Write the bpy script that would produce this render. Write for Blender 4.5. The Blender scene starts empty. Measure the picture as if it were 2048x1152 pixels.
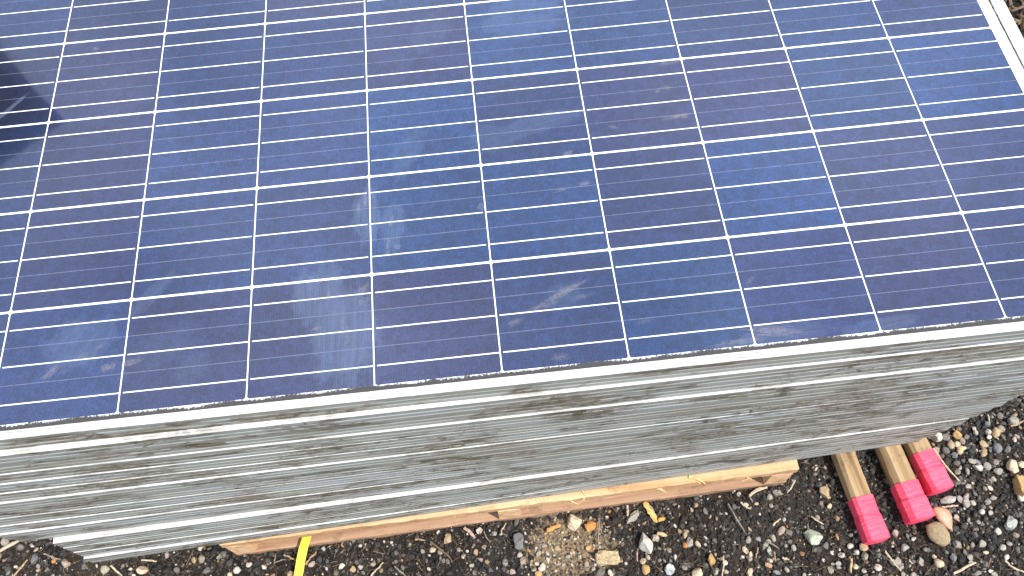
import bpy, bmesh, math, random
import numpy as np
from mathutils import Vector, Matrix, Euler

random.seed(11)
RNG = np.random.default_rng(11)
SC = bpy.context.scene
COL = SC.collection
GZ = 0.66                       # height of the top panel's glass face above the ground
R = math.radians

# ------------------------------------------------------------------ camera
CAM_LOC = Vector((0.00464624, -0.40023476, 0.97154957 + GZ))
CAM_ROT = Euler((0.48779152, 0.03376194, -0.10095499), 'XYZ')
F_PX = 1686.4916
cam_d = bpy.data.cameras.new('camera')
cam_d.sensor_width = 36.0
cam_d.lens = 36.0 * F_PX / 2048.0
cam_d.clip_start = 0.02
cam_d.clip_end = 800.0
cam = bpy.data.objects.new('camera', cam_d)
cam.location = CAM_LOC
cam.rotation_euler = CAM_ROT
COL.objects.link(cam)
SC.camera = cam

# ------------------------------------------------------------------ sky, sun, exposure
SUN_EL, SUN_AZ = R(57), R(124)    # azimuth clockwise from +Y
SUN_STRENGTH, SKY_STRENGTH, EXPOSURE = 4.2, 0.15, 0.6
CLOUD = 7.5
world = bpy.data.worlds.new('World')
SC.world = world
world.use_nodes = True
wn = world.node_tree
bg = wn.nodes['Background']
sky = wn.nodes.new('ShaderNodeTexSky')
sky.sky_type = 'NISHITA'
sky.sun_disc = False
sky.sun_elevation = SUN_EL
sky.sun_rotation = SUN_AZ
sky.air_density = 1.2
sky.dust_density = 1.5
# thin bright cloud drifting over the blue
tc = wn.nodes.new('ShaderNodeTexCoord')
cl = wn.nodes.new('ShaderNodeTexNoise')
cl.inputs['Scale'].default_value = 2.3
cl.inputs['Detail'].default_value = 2.5
cl.inputs['Roughness'].default_value = .55
wn.links.new(tc.outputs['Generated'], cl.inputs['Vector'])
cr = wn.nodes.new('ShaderNodeMapRange')
cr.interpolation_type = 'SMOOTHSTEP'
for k_, v_ in (('From Min', .30), ('From Max', .72), ('To Min', .35), ('To Max', 1.0)):
    cr.inputs[k_].default_value = v_
wn.links.new(cl.outputs['Fac'], cr.inputs['Value'])
mx = wn.nodes.new('ShaderNodeMix')
mx.data_type = 'RGBA'
mx.inputs[7].default_value = (CLOUD * .88, CLOUD * .95, CLOUD * 1.10, 1)
wn.links.new(cr.outputs[0], mx.inputs[0])
wn.links.new(sky.outputs[0], mx.inputs[6])
wn.links.new(mx.outputs[2], bg.inputs[0])
bg.inputs[1].default_value = SKY_STRENGTH
sun_d = bpy.data.lights.new('sun', 'SUN')
sun_d.energy = SUN_STRENGTH
sun_d.angle = R(0.6)
sun_d.color = (1.0, 0.95, 0.88)
sun = bpy.data.objects.new('sun', sun_d)
sdir = Vector((math.sin(SUN_AZ) * math.cos(SUN_EL), math.cos(SUN_AZ) * math.cos(SUN_EL), math.sin(SUN_EL)))
sun.rotation_euler = sdir.to_track_quat('Z', 'Y').to_euler()
sun.location = sdir * 20
COL.objects.link(sun)
vs = SC.view_settings
vs.view_transform = 'Standard'
vs.look = 'None'
vs.exposure = EXPOSURE
vs.gamma = 1.0
vs.use_curve_mapping = False
SC.cycles.max_bounces = 6

CAM_M = CAM_ROT.to_matrix()
def at(u, v, z=0.0):
    """world point at height z seen at pixel (u, v) of the 2048 x 1152 photograph"""
    d = CAM_M @ Vector(((u - 1024) / F_PX, -(v - 576) / F_PX, -1.0))
    t = (z - CAM_LOC.z) / d.z
    return CAM_LOC + d * t

# ------------------------------------------------------------------ object helpers
def tag(o, label=None, cat=None, group=None, kind=None):
    if label: o['label'] = label
    if cat: o['category'] = cat
    if group: o['group'] = group
    if kind: o['kind'] = kind
    return o

def empty(name, loc=(0, 0, 0), rz=0.0):
    o = bpy.data.objects.new(name, None)
    o.empty_display_size = 0.05
    o.location = loc
    o.rotation_euler = (0, 0, rz)
    COL.objects.link(o)
    return o

def mesh_obj(name, verts, faces, mats, parent=None, smooth=False, loc=None, cols=None):
    me = bpy.data.meshes.new(name)
    me.from_pydata([tuple(v) for v in verts], [], [tuple(f) for f in faces])
    me.update()
    o = bpy.data.objects.new(name, me)
    if mats is not None:
        for m in (mats if isinstance(mats, (list, tuple)) else [mats]):
            me.materials.append(m)
    if smooth:
        me.polygons.foreach_set('use_smooth', [True] * len(me.polygons))
    if cols is not None:
        a = me.color_attributes.new('col', 'FLOAT_COLOR', 'POINT')
        a.data.foreach_set('color', np.asarray(cols, dtype=np.float32).ravel())
    COL.objects.link(o)
    if parent is not None: o.parent = parent
    if loc is not None: o.location = loc
    return o

def bm_obj(name, bm, mats, parent=None, smooth=False, loc=None, rz=0.0):
    bmesh.ops.recalc_face_normals(bm, faces=bm.faces[:])
    me = bpy.data.meshes.new(name)
    bm.to_mesh(me); bm.free()
    for m in (mats if isinstance(mats, (list, tuple)) else [mats]):
        me.materials.append(m)
    if smooth:
        me.polygons.foreach_set('use_smooth', [True] * len(me.polygons))
    o = bpy.data.objects.new(name, me)
    COL.objects.link(o)
    if parent is not None: o.parent = parent
    if loc is not None: o.location = loc
    o.rotation_euler = (0, 0, rz)
    return o

def bm_box(bm, x0, x1, y0, y1, z0, z1, bevel=0.0, cuts=0, jitter=0.0, seed=0):
    r = bmesh.ops.create_cube(bm, size=1.0)
    for v in r['verts']:
        v.co = Vector((x0 + (v.co.x + .5) * (x1 - x0), y0 + (v.co.y + .5) * (y1 - y0), z0 + (v.co.z + .5) * (z1 - z0)))
    if bevel:
        es = list({e for v in r['verts'] for e in v.link_edges})
        bmesh.ops.bevel(bm, geom=es, offset=bevel, segments=2, profile=0.6, affect='EDGES')

# ------------------------------------------------------------------ shader helpers
class NT:
    def __init__(self, name):
        self.m = bpy.data.materials.new(name)
        self.m.use_nodes = True
        self.t = self.m.node_tree
        self.b = self.t.nodes['Principled BSDF']
    def node(self, typ, **kw):
        n = self.t.nodes.new(typ)
        for k, v in kw.items(): setattr(n, k, v)
        return n
    def link(self, a, b): self.t.links.new(a, b)
    def put(self, sock, v):
        if hasattr(v, 'is_output') or isinstance(v, bpy.types.NodeSocket): self.t.links.new(v, sock)
        else: sock.default_value = v
    def math(self, op, a, b=None, c=None, clamp=False):
        n = self.node('ShaderNodeMath', operation=op, use_clamp=clamp)
        self.put(n.inputs[0], a)
        if b is not None: self.put(n.inputs[1], b)
        if c is not None: self.put(n.inputs[2], c)
        return n.outputs[0]
    def noise(self, vec, scale, detail=3.0, rough=0.55, dist=0.0, dim='3D', w=None):
        n = self.node('ShaderNodeTexNoise', noise_dimensions=dim)
        if vec is not None: self.link(vec, n.inputs['Vector'])
        n.inputs['Scale'].default_value = scale
        n.inputs['Detail'].default_value = detail
        n.inputs['Roughness'].default_value = rough
        n.inputs['Distortion'].default_value = dist
        if w is not None: self.put(n.inputs['W'], w)
        return n.outputs['Fac']
    def mapping(self, vec, scale=(1, 1, 1), loc=(0, 0, 0), rot=(0, 0, 0)):
        n = self.node('ShaderNodeMapping')
        self.link(vec, n.inputs['Vector'])
        n.inputs['Scale'].default_value = scale
        n.inputs['Location'].default_value = loc
        n.inputs['Rotation'].default_value = rot
        return n.outputs[0]
    def ss(self, v, lo, hi):
        n = self.node('ShaderNodeMapRange', interpolation_type='SMOOTHSTEP')
        self.put(n.inputs['Value'], v)
        n.inputs['From Min'].default_value = lo
        n.inputs['From Max'].default_value = hi
        return n.outputs[0]
    def rng(self, v, lo, hi, a, b):
        n = self.node('ShaderNodeMapRange')
        self.put(n.inputs['Value'], v)
        for k, x in zip(('From Min', 'From Max', 'To Min', 'To Max'), (lo, hi, a, b)): n.inputs[k].default_value = x
        return n.outputs[0]
    def mix(self, f, a, b, blend='MIX'):
        n = self.node('ShaderNodeMix', data_type='RGBA', blend_type=blend)
        self.put(n.inputs[0], f)
        for s, v in ((n.inputs[6], a), (n.inputs[7], b)):
            if isinstance(v, (tuple, list)): s.default_value = (*v[:3], 1)
            else: self.link(v, s)
        return n.outputs[2]
    def ramp(self, f, stops):
        n = self.node('ShaderNodeValToRGB')
        self.put(n.inputs[0], f)
        e = n.color_ramp.elements
        while len(e) < len(stops): e.new(0.5)
        for k, (p, c) in zip(e, stops):
            k.position = p; k.color = (*c[:3], 1)
        return n.outputs[0]
    def bump(self, h, strength=0.3, dist=0.002):
        n = self.node('ShaderNodeBump')
        n.inputs['Strength'].default_value = strength
        n.inputs['Distance'].default_value = dist
        self.link(h, n.inputs['Height'])
        self.link(n.outputs[0], self.b.inputs['Normal'])
    def out(self, color=None, rough=None, metal=None, spec=None):
        if color is not None: self.put(self.b.inputs['Base Color'], (*color[:3], 1) if isinstance(color, (tuple, list)) else color)
        if rough is not None: self.put(self.b.inputs['Roughness'], rough)
        if metal is not None: self.put(self.b.inputs['Metallic'], metal)
        if spec is not None: self.put(self.b.inputs['Specular IOR Level'], spec)
        return self.m
    def obj(self): return self.node('ShaderNodeTexCoord').outputs['Object']
    def pos(self): return self.node('ShaderNodeNewGeometry').outputs['Position']
    def rand(self): return self.node('ShaderNodeObjectInfo').outputs['Random']

# ------------------------------------------------------------------ materials
SAND = tuple(at(1142, 1094, 0))
def mat_ground():
    n = NT('soil'); p = n.pos()
    a = n.noise(p, 14, 5); b = n.noise(p, 160, 4); c = n.noise(p, 3.0, 3)
    col = n.mix(n.ss(a, .38, .66), (.009, .008, .0075), (.030, .021, .015))
    col = n.mix(n.math('MULTIPLY', n.ss(b, .5, .75), .4), col, (.07, .052, .038))
    col = n.mix(n.math('MULTIPLY', n.ss(c, .5, .7), .4), col, (.05, .045, .04))
    sx = n.node('ShaderNodeMapping', vector_type='TEXTURE'); n.link(p, sx.inputs['Vector'])
    sx.inputs['Location'].default_value = SAND; sx.inputs['Scale'].default_value = (.085, .070, 1)
    ln = n.node('ShaderNodeVectorMath', operation='LENGTH'); n.link(sx.outputs[0], ln.inputs[0])
    sd = n.ss(n.math('SUBTRACT', n.math('ADD', 1.25, n.math('MULTIPLY', n.math('SUBTRACT', n.noise(p, 38, 5, .65), .5), 2.4)), ln.outputs['Value']), .1, .5)
    col = n.mix(n.math('MULTIPLY', sd, .85), col, n.mix(n.ss(b, .35, .65), (.11, .082, .05), (.27, .205, .125)))
    n.bump(n.math('ADD', b, n.math('MULTIPLY', n.noise(p, 420, 3), .5)), .7, .006)
    return n.out(col, .95, spec=.2)

def mat_stone():
    n = NT('stone'); p = n.pos()
    a = n.node('ShaderNodeVertexColor', layer_name='col')
    s = n.noise(p, 330, 4, .65); s2 = n.noise(p, 90, 3)
    col = n.mix(1.0, a.outputs[0], n.ramp(s, [(.25, (.50, .49, .46)), (.5, (.95, .93, .88)), (.8, (1.3, 1.25, 1.16))]), 'MULTIPLY')
    col = n.mix(n.math('MULTIPLY', n.ss(s2, .52, .72), .35), col, (.10, .075, .05))
    n.bump(s, .35, .0016)
    return n.out(col, .8, spec=.3)

def mat_straw():
    n = NT('dry_straw'); a = n.node('ShaderNodeVertexColor', layer_name='col')
    s = n.noise(n.pos(), 240, 3)
    col = n.mix(1.0, a.outputs[0], n.ramp(s, [(.3, (.6, .58, .55)), (.7, (1.2, 1.2, 1.2))]), 'MULTIPLY')
    return n.out(col, .75, spec=.25)

def mat_alu(name='weathered_aluminium'):
    n = NT(name); o = n.obj(); w = n.pos(); r = n.rand()
    off = n.node('ShaderNodeCombineXYZ'); n.link(n.math('MULTIPLY', r, 37.0), off.inputs[0]); n.link(n.math('MULTIPLY', r, 11.0), off.inputs[2])
    va = n.node('ShaderNodeVectorMath', operation='ADD'); n.link(o, va.inputs[0]); n.link(off.outputs[0], va.inputs[1]); v = va.outputs[0]
    streak = n.noise(n.mapping(v, (5.0, 70, 190)), 1.0, 4, .6)
    streak2 = n.noise(n.mapping(v, (8, 50, 58)), 1.0, 6, .70, .8)
    sw = n.node('ShaderNodeSeparateXYZ'); n.link(w, sw.inputs[0])
    trail = n.math('SUBTRACT', 1.0, n.ss(n.math('ABSOLUTE', n.math('SUBTRACT', n.math('ADD', sw.outputs[0], n.math('MULTIPLY', sw.outputs[2], -.12)), .44)), .0, .085))
    clump = n.math('ADD', n.noise(n.mapping(w, (5.0, 5, 15)), 1.0, 4, .62, .8), n.math('MULTIPLY', trail, .12))
    spot = n.noise(n.mapping(w, (15, 30, 34)), 1.0, 7, .72, .9)
    fine = n.noise(n.mapping(w, (70, 90, 190)), 1.0, 4, .7)
    tone = n.noise(n.mapping(v, (2.3, 8, 60)), 1.0, 3)
    col = n.ramp(tone, [(.30, (.205, .192, .16)), (.42, (.248, .252, .228)), (.56, (.272, .286, .268)), (.68, (.29, .315, .35))])
    col = n.mix(n.math('MULTIPLY', n.ss(streak, .44, .62), .20), col, (.15, .143, .12))
    m1 = n.math('MULTIPLY', n.ss(streak2, .44, .53), n.ss(clump, .46, .55))
    m1 = n.math('MULTIPLY', m1, n.rng(fine, .35, .6, .35, 1.0), clamp=True)
    m2 = n.math('MULTIPLY', n.ss(spot, .55, .60), n.ss(clump, .40, .54))
    m3 = n.math('MULTIPLY', n.ss(streak, .62, .67), .38)
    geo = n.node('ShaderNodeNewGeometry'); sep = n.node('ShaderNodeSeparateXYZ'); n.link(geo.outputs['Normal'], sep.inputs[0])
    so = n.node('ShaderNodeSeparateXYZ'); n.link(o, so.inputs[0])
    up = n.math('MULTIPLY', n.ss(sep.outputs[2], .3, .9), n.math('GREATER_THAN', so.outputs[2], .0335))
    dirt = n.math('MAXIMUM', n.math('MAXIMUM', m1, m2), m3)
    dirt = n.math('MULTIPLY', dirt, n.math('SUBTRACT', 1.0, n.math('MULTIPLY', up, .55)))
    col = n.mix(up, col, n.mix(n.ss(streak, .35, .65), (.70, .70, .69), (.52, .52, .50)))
    dcol = n.ramp(n.noise(n.mapping(w, (9, 9, 30)), 1.0, 3), [(.34, (.026, .019, .012)), (.45, (.078, .064, .027)), (.55, (.042, .032, .017)), (.66, (.125, .085, .055))])
    col = n.mix(n.math('MULTIPLY', dirt, .94), col, dcol)
    n.bump(n.math('SUBTRACT', n.noise(n.mapping(v, (8, 160, 420)), 1.0, 2), n.math('MULTIPLY', dirt, .6)), .15, .001)
    met = n.math('MULTIPLY', n.math('SUBTRACT', 1.0, dirt), .10)
    return n.out(col, n.rng(dirt, 0, 1, .5, .9), met)

def dust_layer(n, uv, smears, muds):
    """dust, smears and mud on the glass: returns (pale mask, mud mask), patterns in panel metres"""
    def ell(cx, cy, rx, ry, rot, soft=1.0):
        mp = n.node('ShaderNodeMapping', vector_type='TEXTURE')
        n.link(uv, mp.inputs['Vector'])
        mp.inputs['Location'].default_value = (cx, cy, 0)
        mp.inputs['Rotation'].default_value = (0, 0, rot)
        mp.inputs['Scale'].default_value = (rx, ry, 1)
        ln = n.node('ShaderNodeVectorMath', operation='LENGTH'); n.link(mp.outputs[0], ln.inputs[0])
        return ln.outputs['Value'], mp.outputs[0]
    warp = n.noise(uv, 30, 4, .65)
    warpf = n.noise(uv, 150, 4, .7)
    pale, mud = None, None
    for (u, v, ru, rv, deg, amt, stretch) in smears:
        c = at(u, v, GZ)
        d, loc = ell(c.x, c.y, ru, rv, R(deg))
        st = n.noise(n.mapping(loc, stretch), 1.0, 5, .65, .3)
        edge = n.math('ADD', n.math('ADD', d, n.math('MULTIPLY', n.math('SUBTRACT', warp, .5), 1.3)), n.math('MULTIPLY', n.math('SUBTRACT', st, .5), 1.2))
        k = n.math('MULTIPLY', n.ss(n.math('SUBTRACT', 1.0, edge), 0.0, .32), n.rng(st, .34, .60, .35, 1))
        k = n.math('MULTIPLY', k, amt, clamp=True)
        pale = k if pale is None else n.math('MAXIMUM', pale, k)
    for (u, v, ru, rv, deg, amt) in muds:
        c = at(u, v, GZ)
        d, loc = ell(c.x, c.y, ru, rv, R(deg))
        edge = n.math('ADD', d, n.math('MULTIPLY', n.math('SUBTRACT', n.noise(n.mapping(loc, (1.1, 4.0, 1), (u * .37, v * .21, 0)), 1.0, 5, .72, .5), .5), 3.4))
        k = n.math('MULTIPLY', n.ss(n.math('SUBTRACT', .9, edge), 0.0, .4), n.rng(warpf, .35, .6, .3, 1))
        k = n.math('MULTIPLY', k, amt, clamp=True)
        mud = k if mud is None else n.math('MAXIMUM', mud, k)
    vor = n.node('ShaderNodeTexVoronoi'); n.link(uv, vor.inputs['Vector']); vor.inputs['Scale'].default_value = 26
    sc = n.node('ShaderNodeSeparateColor'); n.link(vor.outputs['Color'], sc.inputs[0])
    spk = n.math('MULTIPLY', n.math('LESS_THAN', vor.outputs['Distance'], n.math('MULTIPLY', sc.outputs[1], .05)), n.math('GREATER_THAN', sc.outputs[0], .62))
    haze = n.math('MULTIPLY', n.ss(n.noise(uv, 5.5, 4, .6, .3), .4, .72), .07)
    film = n.math('MULTIPLY', n.noise(uv, 46, 5, .7), .03)
    if pale is None: pale = n.math('ADD', 0.0, 0.0)
    if mud is None: mud = n.math('ADD', 0.0, 0.0)
    pale = n.math('ADD', pale, n.math('ADD', haze, film))
    pale = n.math('MAXIMUM', pale, n.math('MULTIPLY', spk, .55))
    return pale, mud, warpf

# (pixel centre of the smear, radii in metres, angle, strength, streak stretch)
SMEARS = [
    (690, 672, .050, .078, -3, .62, (7, .7, 1)), (640, 590, .042, .050, 0, .55, (7, .6, 1)),
    (735, 430, .022, .055, -3, .55, (4, .8, 1)), (785, 450, .020, .045, -5, .4, (4, .9, 1)),
    (815, 300, .025, .05, -25, .25, (4, .8, 1)), (150, 690, .042, .045, -35, .42, (5, .8, 1)),
    (205, 670, .02, .03, -10, .3, (4, .9, 1)), (1060, 250, .085, .020, 14, .34, (.7, 4, 1)),
    (985, 275, .04, .03, 0, .25, (2, 2, 1)), (1050, 30, .075, .055, 0, .42, (.8, 3, 1)),
    (860, 60, .06, .03, 60, .2, (3, .8, 1)), (300, 590, .045, .012, 50, .3, (.6, 3, 1)),
    (385, 735, .03, .02, 30, .22, (1, 3, 1)), (20, 215, .034, .0045, 50, .7, (1, 1, 1)),
    (330, 690, .05, .03, 20, .15, (2, 2, 1)), (1130, 590, .03, .02, 20, .25, (1, 3, 1)),
    (1560, 675, .08, .02, 8, .35, (1, 4, 1)), (1760, 650, .06, .012, 6, .35, (.8, 3, 1)),
]
MUD = [
    (1125, 585, .042, .0065, 26, .75), (1085, 612, .026, .005, 14, .55), (1030, 643, .011, .005, 14, .65), (1165, 592, .015, .004, 10, .4),
    (1356, 231, .026, .0042, 8, .95), (1368, 230, .007, .0055, 0, .95), (1332, 174, .010, .0045, -8, .7), (1316, 181, .005, .004, 0, .7),
    (1227, 252, .010, .004, -30, .5), (1136, 305, .009, .005, 20, .75), (1168, 366, .011, .006, 10, .7), (1122, 378, .013, .004, 10, .6),
    (1082, 342, .006, .004, 0, .4), (100, 743, .015, .006, 42, .9), (217, 733, .011, .007, 20, .8), (262, 723, .016, .006, 14, .75),
    (163, 712, .011, .006, 40, .55), (198, 692, .007, .004, 30, .5), (1548, 660, .045, .009, -8, .75), (1480, 683, .05, .006, 4, .6),
    (1500, 560, .010, .004, 40, .4), (1345, 123, .03, .0045, 6, .6), (727, 577, .012, .007, 60, .6), (728, 600, .009, .006, 20, .6),
    (690, 660, .006, .03, 8, .35), (632, 656, .008, .003, 10, .8), (962, 412, .006, .01, -20, .5), (190, 95, .006, .004, 0, .8),
    (1120, 712, .012, .006, 0, .5), (1290, 640, .014, .005, 10, .25), (730, 400, .0035, .012, -4, .8), (716, 415, .003, .010, -4, .6),
    (783, 440, .004, .012, -10, .7), (795, 492, .007, .005, 0, .7), (775, 490, .003, .018, -6, .6), (658, 590, .003, .010, 0, .7),
]

CELL_MATS = {}
def mat_cell(cx, cy):
    """the cell material with only the smears and mud that reach this cell"""
    def near(item):
        c = at(item[0], item[1], GZ); r = max(item[2], item[3]) * 2.2 + .004
        return abs(c.x - cx) < .08 + r and abs(c.y - cy) < .08 + r
    sm = tuple(i for i in SMEARS if near(i)); mu = tuple(i for i in MUD if near(i))
    if (sm, mu) in CELL_MATS: return CELL_MATS[(sm, mu)]
    n = NT('polycrystalline_cell')
    CELL_MATS[(sm, mu)] = n.m
    uvn = n.node('ShaderNodeUVMap', uv_map='panel'); uv = uvn.outputs[0]
    cvn = n.node('ShaderNodeUVMap', uv_map='cell'); sp = n.node('ShaderNodeSeparateXYZ'); n.link(cvn.outputs[0], sp.inputs[0])
    x, y = sp.outputs[0], sp.outputs[1]
    info = n.node('ShaderNodeObjectInfo')
    tint = info.outputs['Color']
    # grain of the silicon
    vor = n.node('ShaderNodeTexVoronoi'); n.link(n.mapping(uv, (1, 1, 1)), vor.inputs['Vector']); vor.inputs['Scale'].default_value = 125
    sc = n.node('ShaderNodeSeparateColor'); n.link(vor.outputs['Color'], sc.inputs[0])
    g = n.rng(sc.outputs[0], 0, 1, .78, 1.24)
    big = n.rng(n.noise(uv, 9, 4, .6), .3, .7, .88, 1.13)
    fine = n.rng(n.noise(uv, 300, 3, .75), .3, .7, .45, 1.6)
    f = n.math('MULTIPLY', n.math('MULTIPLY', g, big), fine)
    # bluer towards the rim of each cell
    ex = n.math('MINIMUM', n.math('MINIMUM', x, n.math('SUBTRACT', 1.0, x)), n.math('MINIMUM', y, n.math('SUBTRACT', 1.0, y)))
    rim = n.math('MULTIPLY', n.math('SUBTRACT', 1.0, n.ss(ex, 0.0, .10)), .45)
    col = n.mix(rim, tint, (.0035, .017, .062))
    vm = n.node('ShaderNodeVectorMath', operation='SCALE'); n.link(col, vm.inputs[0]); n.link(n.math('MULTIPLY', f, .36), vm.inputs['Scale'])
    col = vm.outputs[0]
    # fingers: 78 fine silver lines across the cell
    fi = n.math('POWER', n.math('ABSOLUTE', n.math('SINE', n.math('MULTIPLY', x, math.pi * 76))), 12.0)
    col = n.mix(n.math('MULTIPLY', fi, .065), col, (.45, .47, .55))
    # three bright busbars, two faint lines
    t = n.math('ABSOLUTE', n.math('SUBTRACT', n.math('FRACT', n.math('MULTIPLY', y, 3.0)), .5))
    bus = n.math('LESS_THAN', t, .0154)
    side = n.math('GREATER_THAN', n.math('MULTIPLY', x, 1.0), .020)
    bus = n.math('MULTIPLY', bus, side)
    t2 = n.math('ABSOLUTE', n.math('SUBTRACT', n.math('FRACT', n.math('ADD', n.math('MULTIPLY', y, 3.0), .5)), .5))
    dash = n.ss(n.noise(n.mapping(uv, (130, 1, 1)), 1.0, 3, .7), .2, .55)
    inner = n.math('MULTIPLY', n.math('GREATER_THAN', y, .1), n.math('LESS_THAN', y, .9))
    faint = n.math('MULTIPLY', n.math('MULTIPLY', n.math('LESS_THAN', t2, .010), dash), n.math('MULTIPLY', inner, .17))
    col = n.mix(faint, col, (.5, .52, .6))
    col = n.mix(bus, col, (.82, .83, .85))
    pale, mud, wf = dust_layer(n, uv, sm, mu)
    col = n.mix(n.math('MULTIPLY', pale, .55), col, (.105, .150, .205))
    col = n.mix(n.math('MULTIPLY', mud, .70), col, (.155, .135, .105))
    n.out(col, .16, 0.0, 1.0)
    st = n.node('ShaderNodeVectorMath', operation='SCALE'); n.link(tint, st.inputs[0]); n.link(n.math('MULTIPLY', f, 11.5), st.inputs['Scale'])
    av = n.node('ShaderNodeVectorMath', operation='ADD'); n.link(st.outputs[0], av.inputs[0]); av.inputs[1].default_value = (.050, .062, .086)
    n.b.inputs['IOR'].default_value = 2.0
    n.link(av.outputs[0], n.b.inputs['Specular Tint'])
    n.b.inputs['Coat Weight'].default_value = 1.0
    n.b.inputs['Coat IOR'].default_value = 1.6
    n.put(n.b.inputs['Coat Roughness'], n.rng(n.math('MAXIMUM', pale, mud), 0, .7, .03, .35))
    return n.m

def mat_backsheet():
    n = NT('white_backsheet_under_glass')
    uv = n.node('ShaderNodeUVMap', uv_map='panel').outputs[0]
    sp = n.node('ShaderNodeSeparateXYZ'); n.link(uv, sp.inputs[0])
    # grime settled in the strip between the last cells and the front lip
    warp = n.noise(uv, 14, 3); grain = n.noise(n.mapping(uv, (320, 420, 1)), 1.0, 4, .75)
    lim = n.math('ADD', .0004, n.math('MULTIPLY', n.math('SUBTRACT', warp, .46), .016))
    near = n.ss(n.math('SUBTRACT', n.math('ADD', lim, n.math('MULTIPLY', n.math('SUBTRACT', grain, .5), .014)), sp.outputs[1]), -.0012, .0014)
    notright = n.math('LESS_THAN', sp.outputs[0], .80)
    k = n.math('MULTIPLY', near, notright)
    col = n.mix(n.math('MULTIPLY', k, .94), (.82, .82, .83), n.mix(n.ss(grain, .45, .75), (.002, .002, .002), (.026, .022, .023)))
    n.out(col, .8, spec=.05)
    n.put(n.b.inputs['Coat Weight'], n.math('SUBTRACT', 1.0, k))
    n.b.inputs['Coat Roughness'].default_value = .05
    return n.m

def mat_wood(name, c0, c1, c2, axis='x', stain=.5, sscale=24):
    n = NT(name); o = n.obj(); r = n.rand()
    off = n.node('ShaderNodeCombineXYZ'); n.link(n.math('MULTIPLY', r, 9.0), off.inputs[0]); n.link(n.math('MULTIPLY', r, 5.0), off.inputs[1])
    va = n.node('ShaderNodeVectorMath', operation='ADD'); n.link(o, va.inputs[0]); n.link(off.outputs[0], va.inputs[1]); v = va.outputs[0]
    sc = (3, 60, 60) if axis == 'x' else (60, 3, 60)
    g = n.noise(n.mapping(v, sc), 1.0, 4, .6, .6)
    sc2 = (14, 420, 420) if axis == 'x' else (420, 14, 420)
    g2 = n.noise(n.mapping(v, sc2), 1.0, 3, .6)
    d = n.noise(v, sscale, 5, .7)
    col = n.ramp(g, [(.28, c0), (.5, c1), (.72, c2)])
    col = n.mix(n.math('MULTIPLY', n.ss(g2, .5, .75), .35), col, c0)
    col = n.mix(n.math('MULTIPLY', n.ss(d, .52, .70), stain), col, tuple(x * .35 for x in c0))
    spk = n.ss(n.noise(v, 210, 3, .7), .66, .74)
    col = n.mix(n.math('MULTIPLY', spk, .6), col, tuple(x * .25 for x in c0))
    n.bump(n.math('ADD', g2, d), .4, .001)
    return n.out(col, .75, spec=.25)

def mat_tape():
    n = NT('pink_tape'); o = n.obj()
    a = n.noise(n.mapping(o, (14, 75, 30), rot=(0, 0, .30)), 1.0, 4, .6, 1.2)
    d = n.noise(o, 38, 4, .65)
    col = n.mix(n.ss(a, .35, .65), (.70, .050, .105), (.80, .095, .16))
    col = n.mix(n.math('MULTIPLY', n.ss(d, .56, .75), .3), col, (.86, .22, .30))
    n.bump(a, .38, .002)
    return n.out(col, .5, spec=.3)

def mat_flat(name, color, rough=.6, var=.25, scale=60, metal=0.0):
    n = NT(name); d = n.noise(n.pos(), scale, 4, .6)
    k = n.node('ShaderNodeVectorMath', operation='SCALE'); k.inputs[0].default_value = color
    n.link(n.rng(d, .3, .7, 1 - var, 1 + var), k.inputs['Scale'])
    n.bump(d, .2, .001)
    return n.out(k.outputs[0], rough, metal)

def mat_leaf():
    n = NT('dry_leaf'); o = n.obj()
    a = n.noise(o, 120, 4, .6)
    col = n.mix(n.ss(a, .35, .7), (.36, .19, .115), (.47, .27, .17))
    s = n.ss(n.noise(o, 260, 2), .70, .74)
    col = n.mix(s, col, (.10, .06, .04))
    n.bump(a, .2, .0006)
    return n.out(col, .6)

M = dict(soil=mat_ground(), stone=mat_stone(), straw=mat_straw(), alu=mat_alu(), sheet=mat_backsheet(),
         deck=mat_wood('new_pine', (.36, .20, .09), (.50, .305, .16), (.57, .38, .225)),
         under=mat_wood('reddish_pine', (.20, .112, .065), (.31, .185, .112), (.40, .26, .165)),
         string=mat_wood('stringer_pine', (.48, .27, .135), (.60, .38, .21), (.68, .47, .29), 'y'),
         peg=mat_wood('weathered_hardwood', (.18, .11, .05), (.34, .235, .125), (.46, .335, .19), 'y', .75, 13),
         tape=mat_tape(), strap=mat_flat('yellow_strap', (.66, .56, .05), .45, .16, 45), leaf=mat_leaf(),
         splinter=mat_flat('splintered_pine', (.58, .36, .15), .8, .3, 90), shed_dark=mat_flat('dark_painted_steel', (.008, .009, .011), .8, .1, 4),  # near-black steel keeps the added, unseen building dark in the glass reflection
         black=mat_flat('black_plastic', (.02, .02, .02), .5, .1, 20))

# ------------------------------------------------------------------ ground
S = 300
tag(mesh_obj('ground', [(-S, -S, 0), (S, -S, 0), (S, S, 0), (-S, S, 0)], [(0, 1, 2, 3)], M['soil']), kind='structure')

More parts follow.
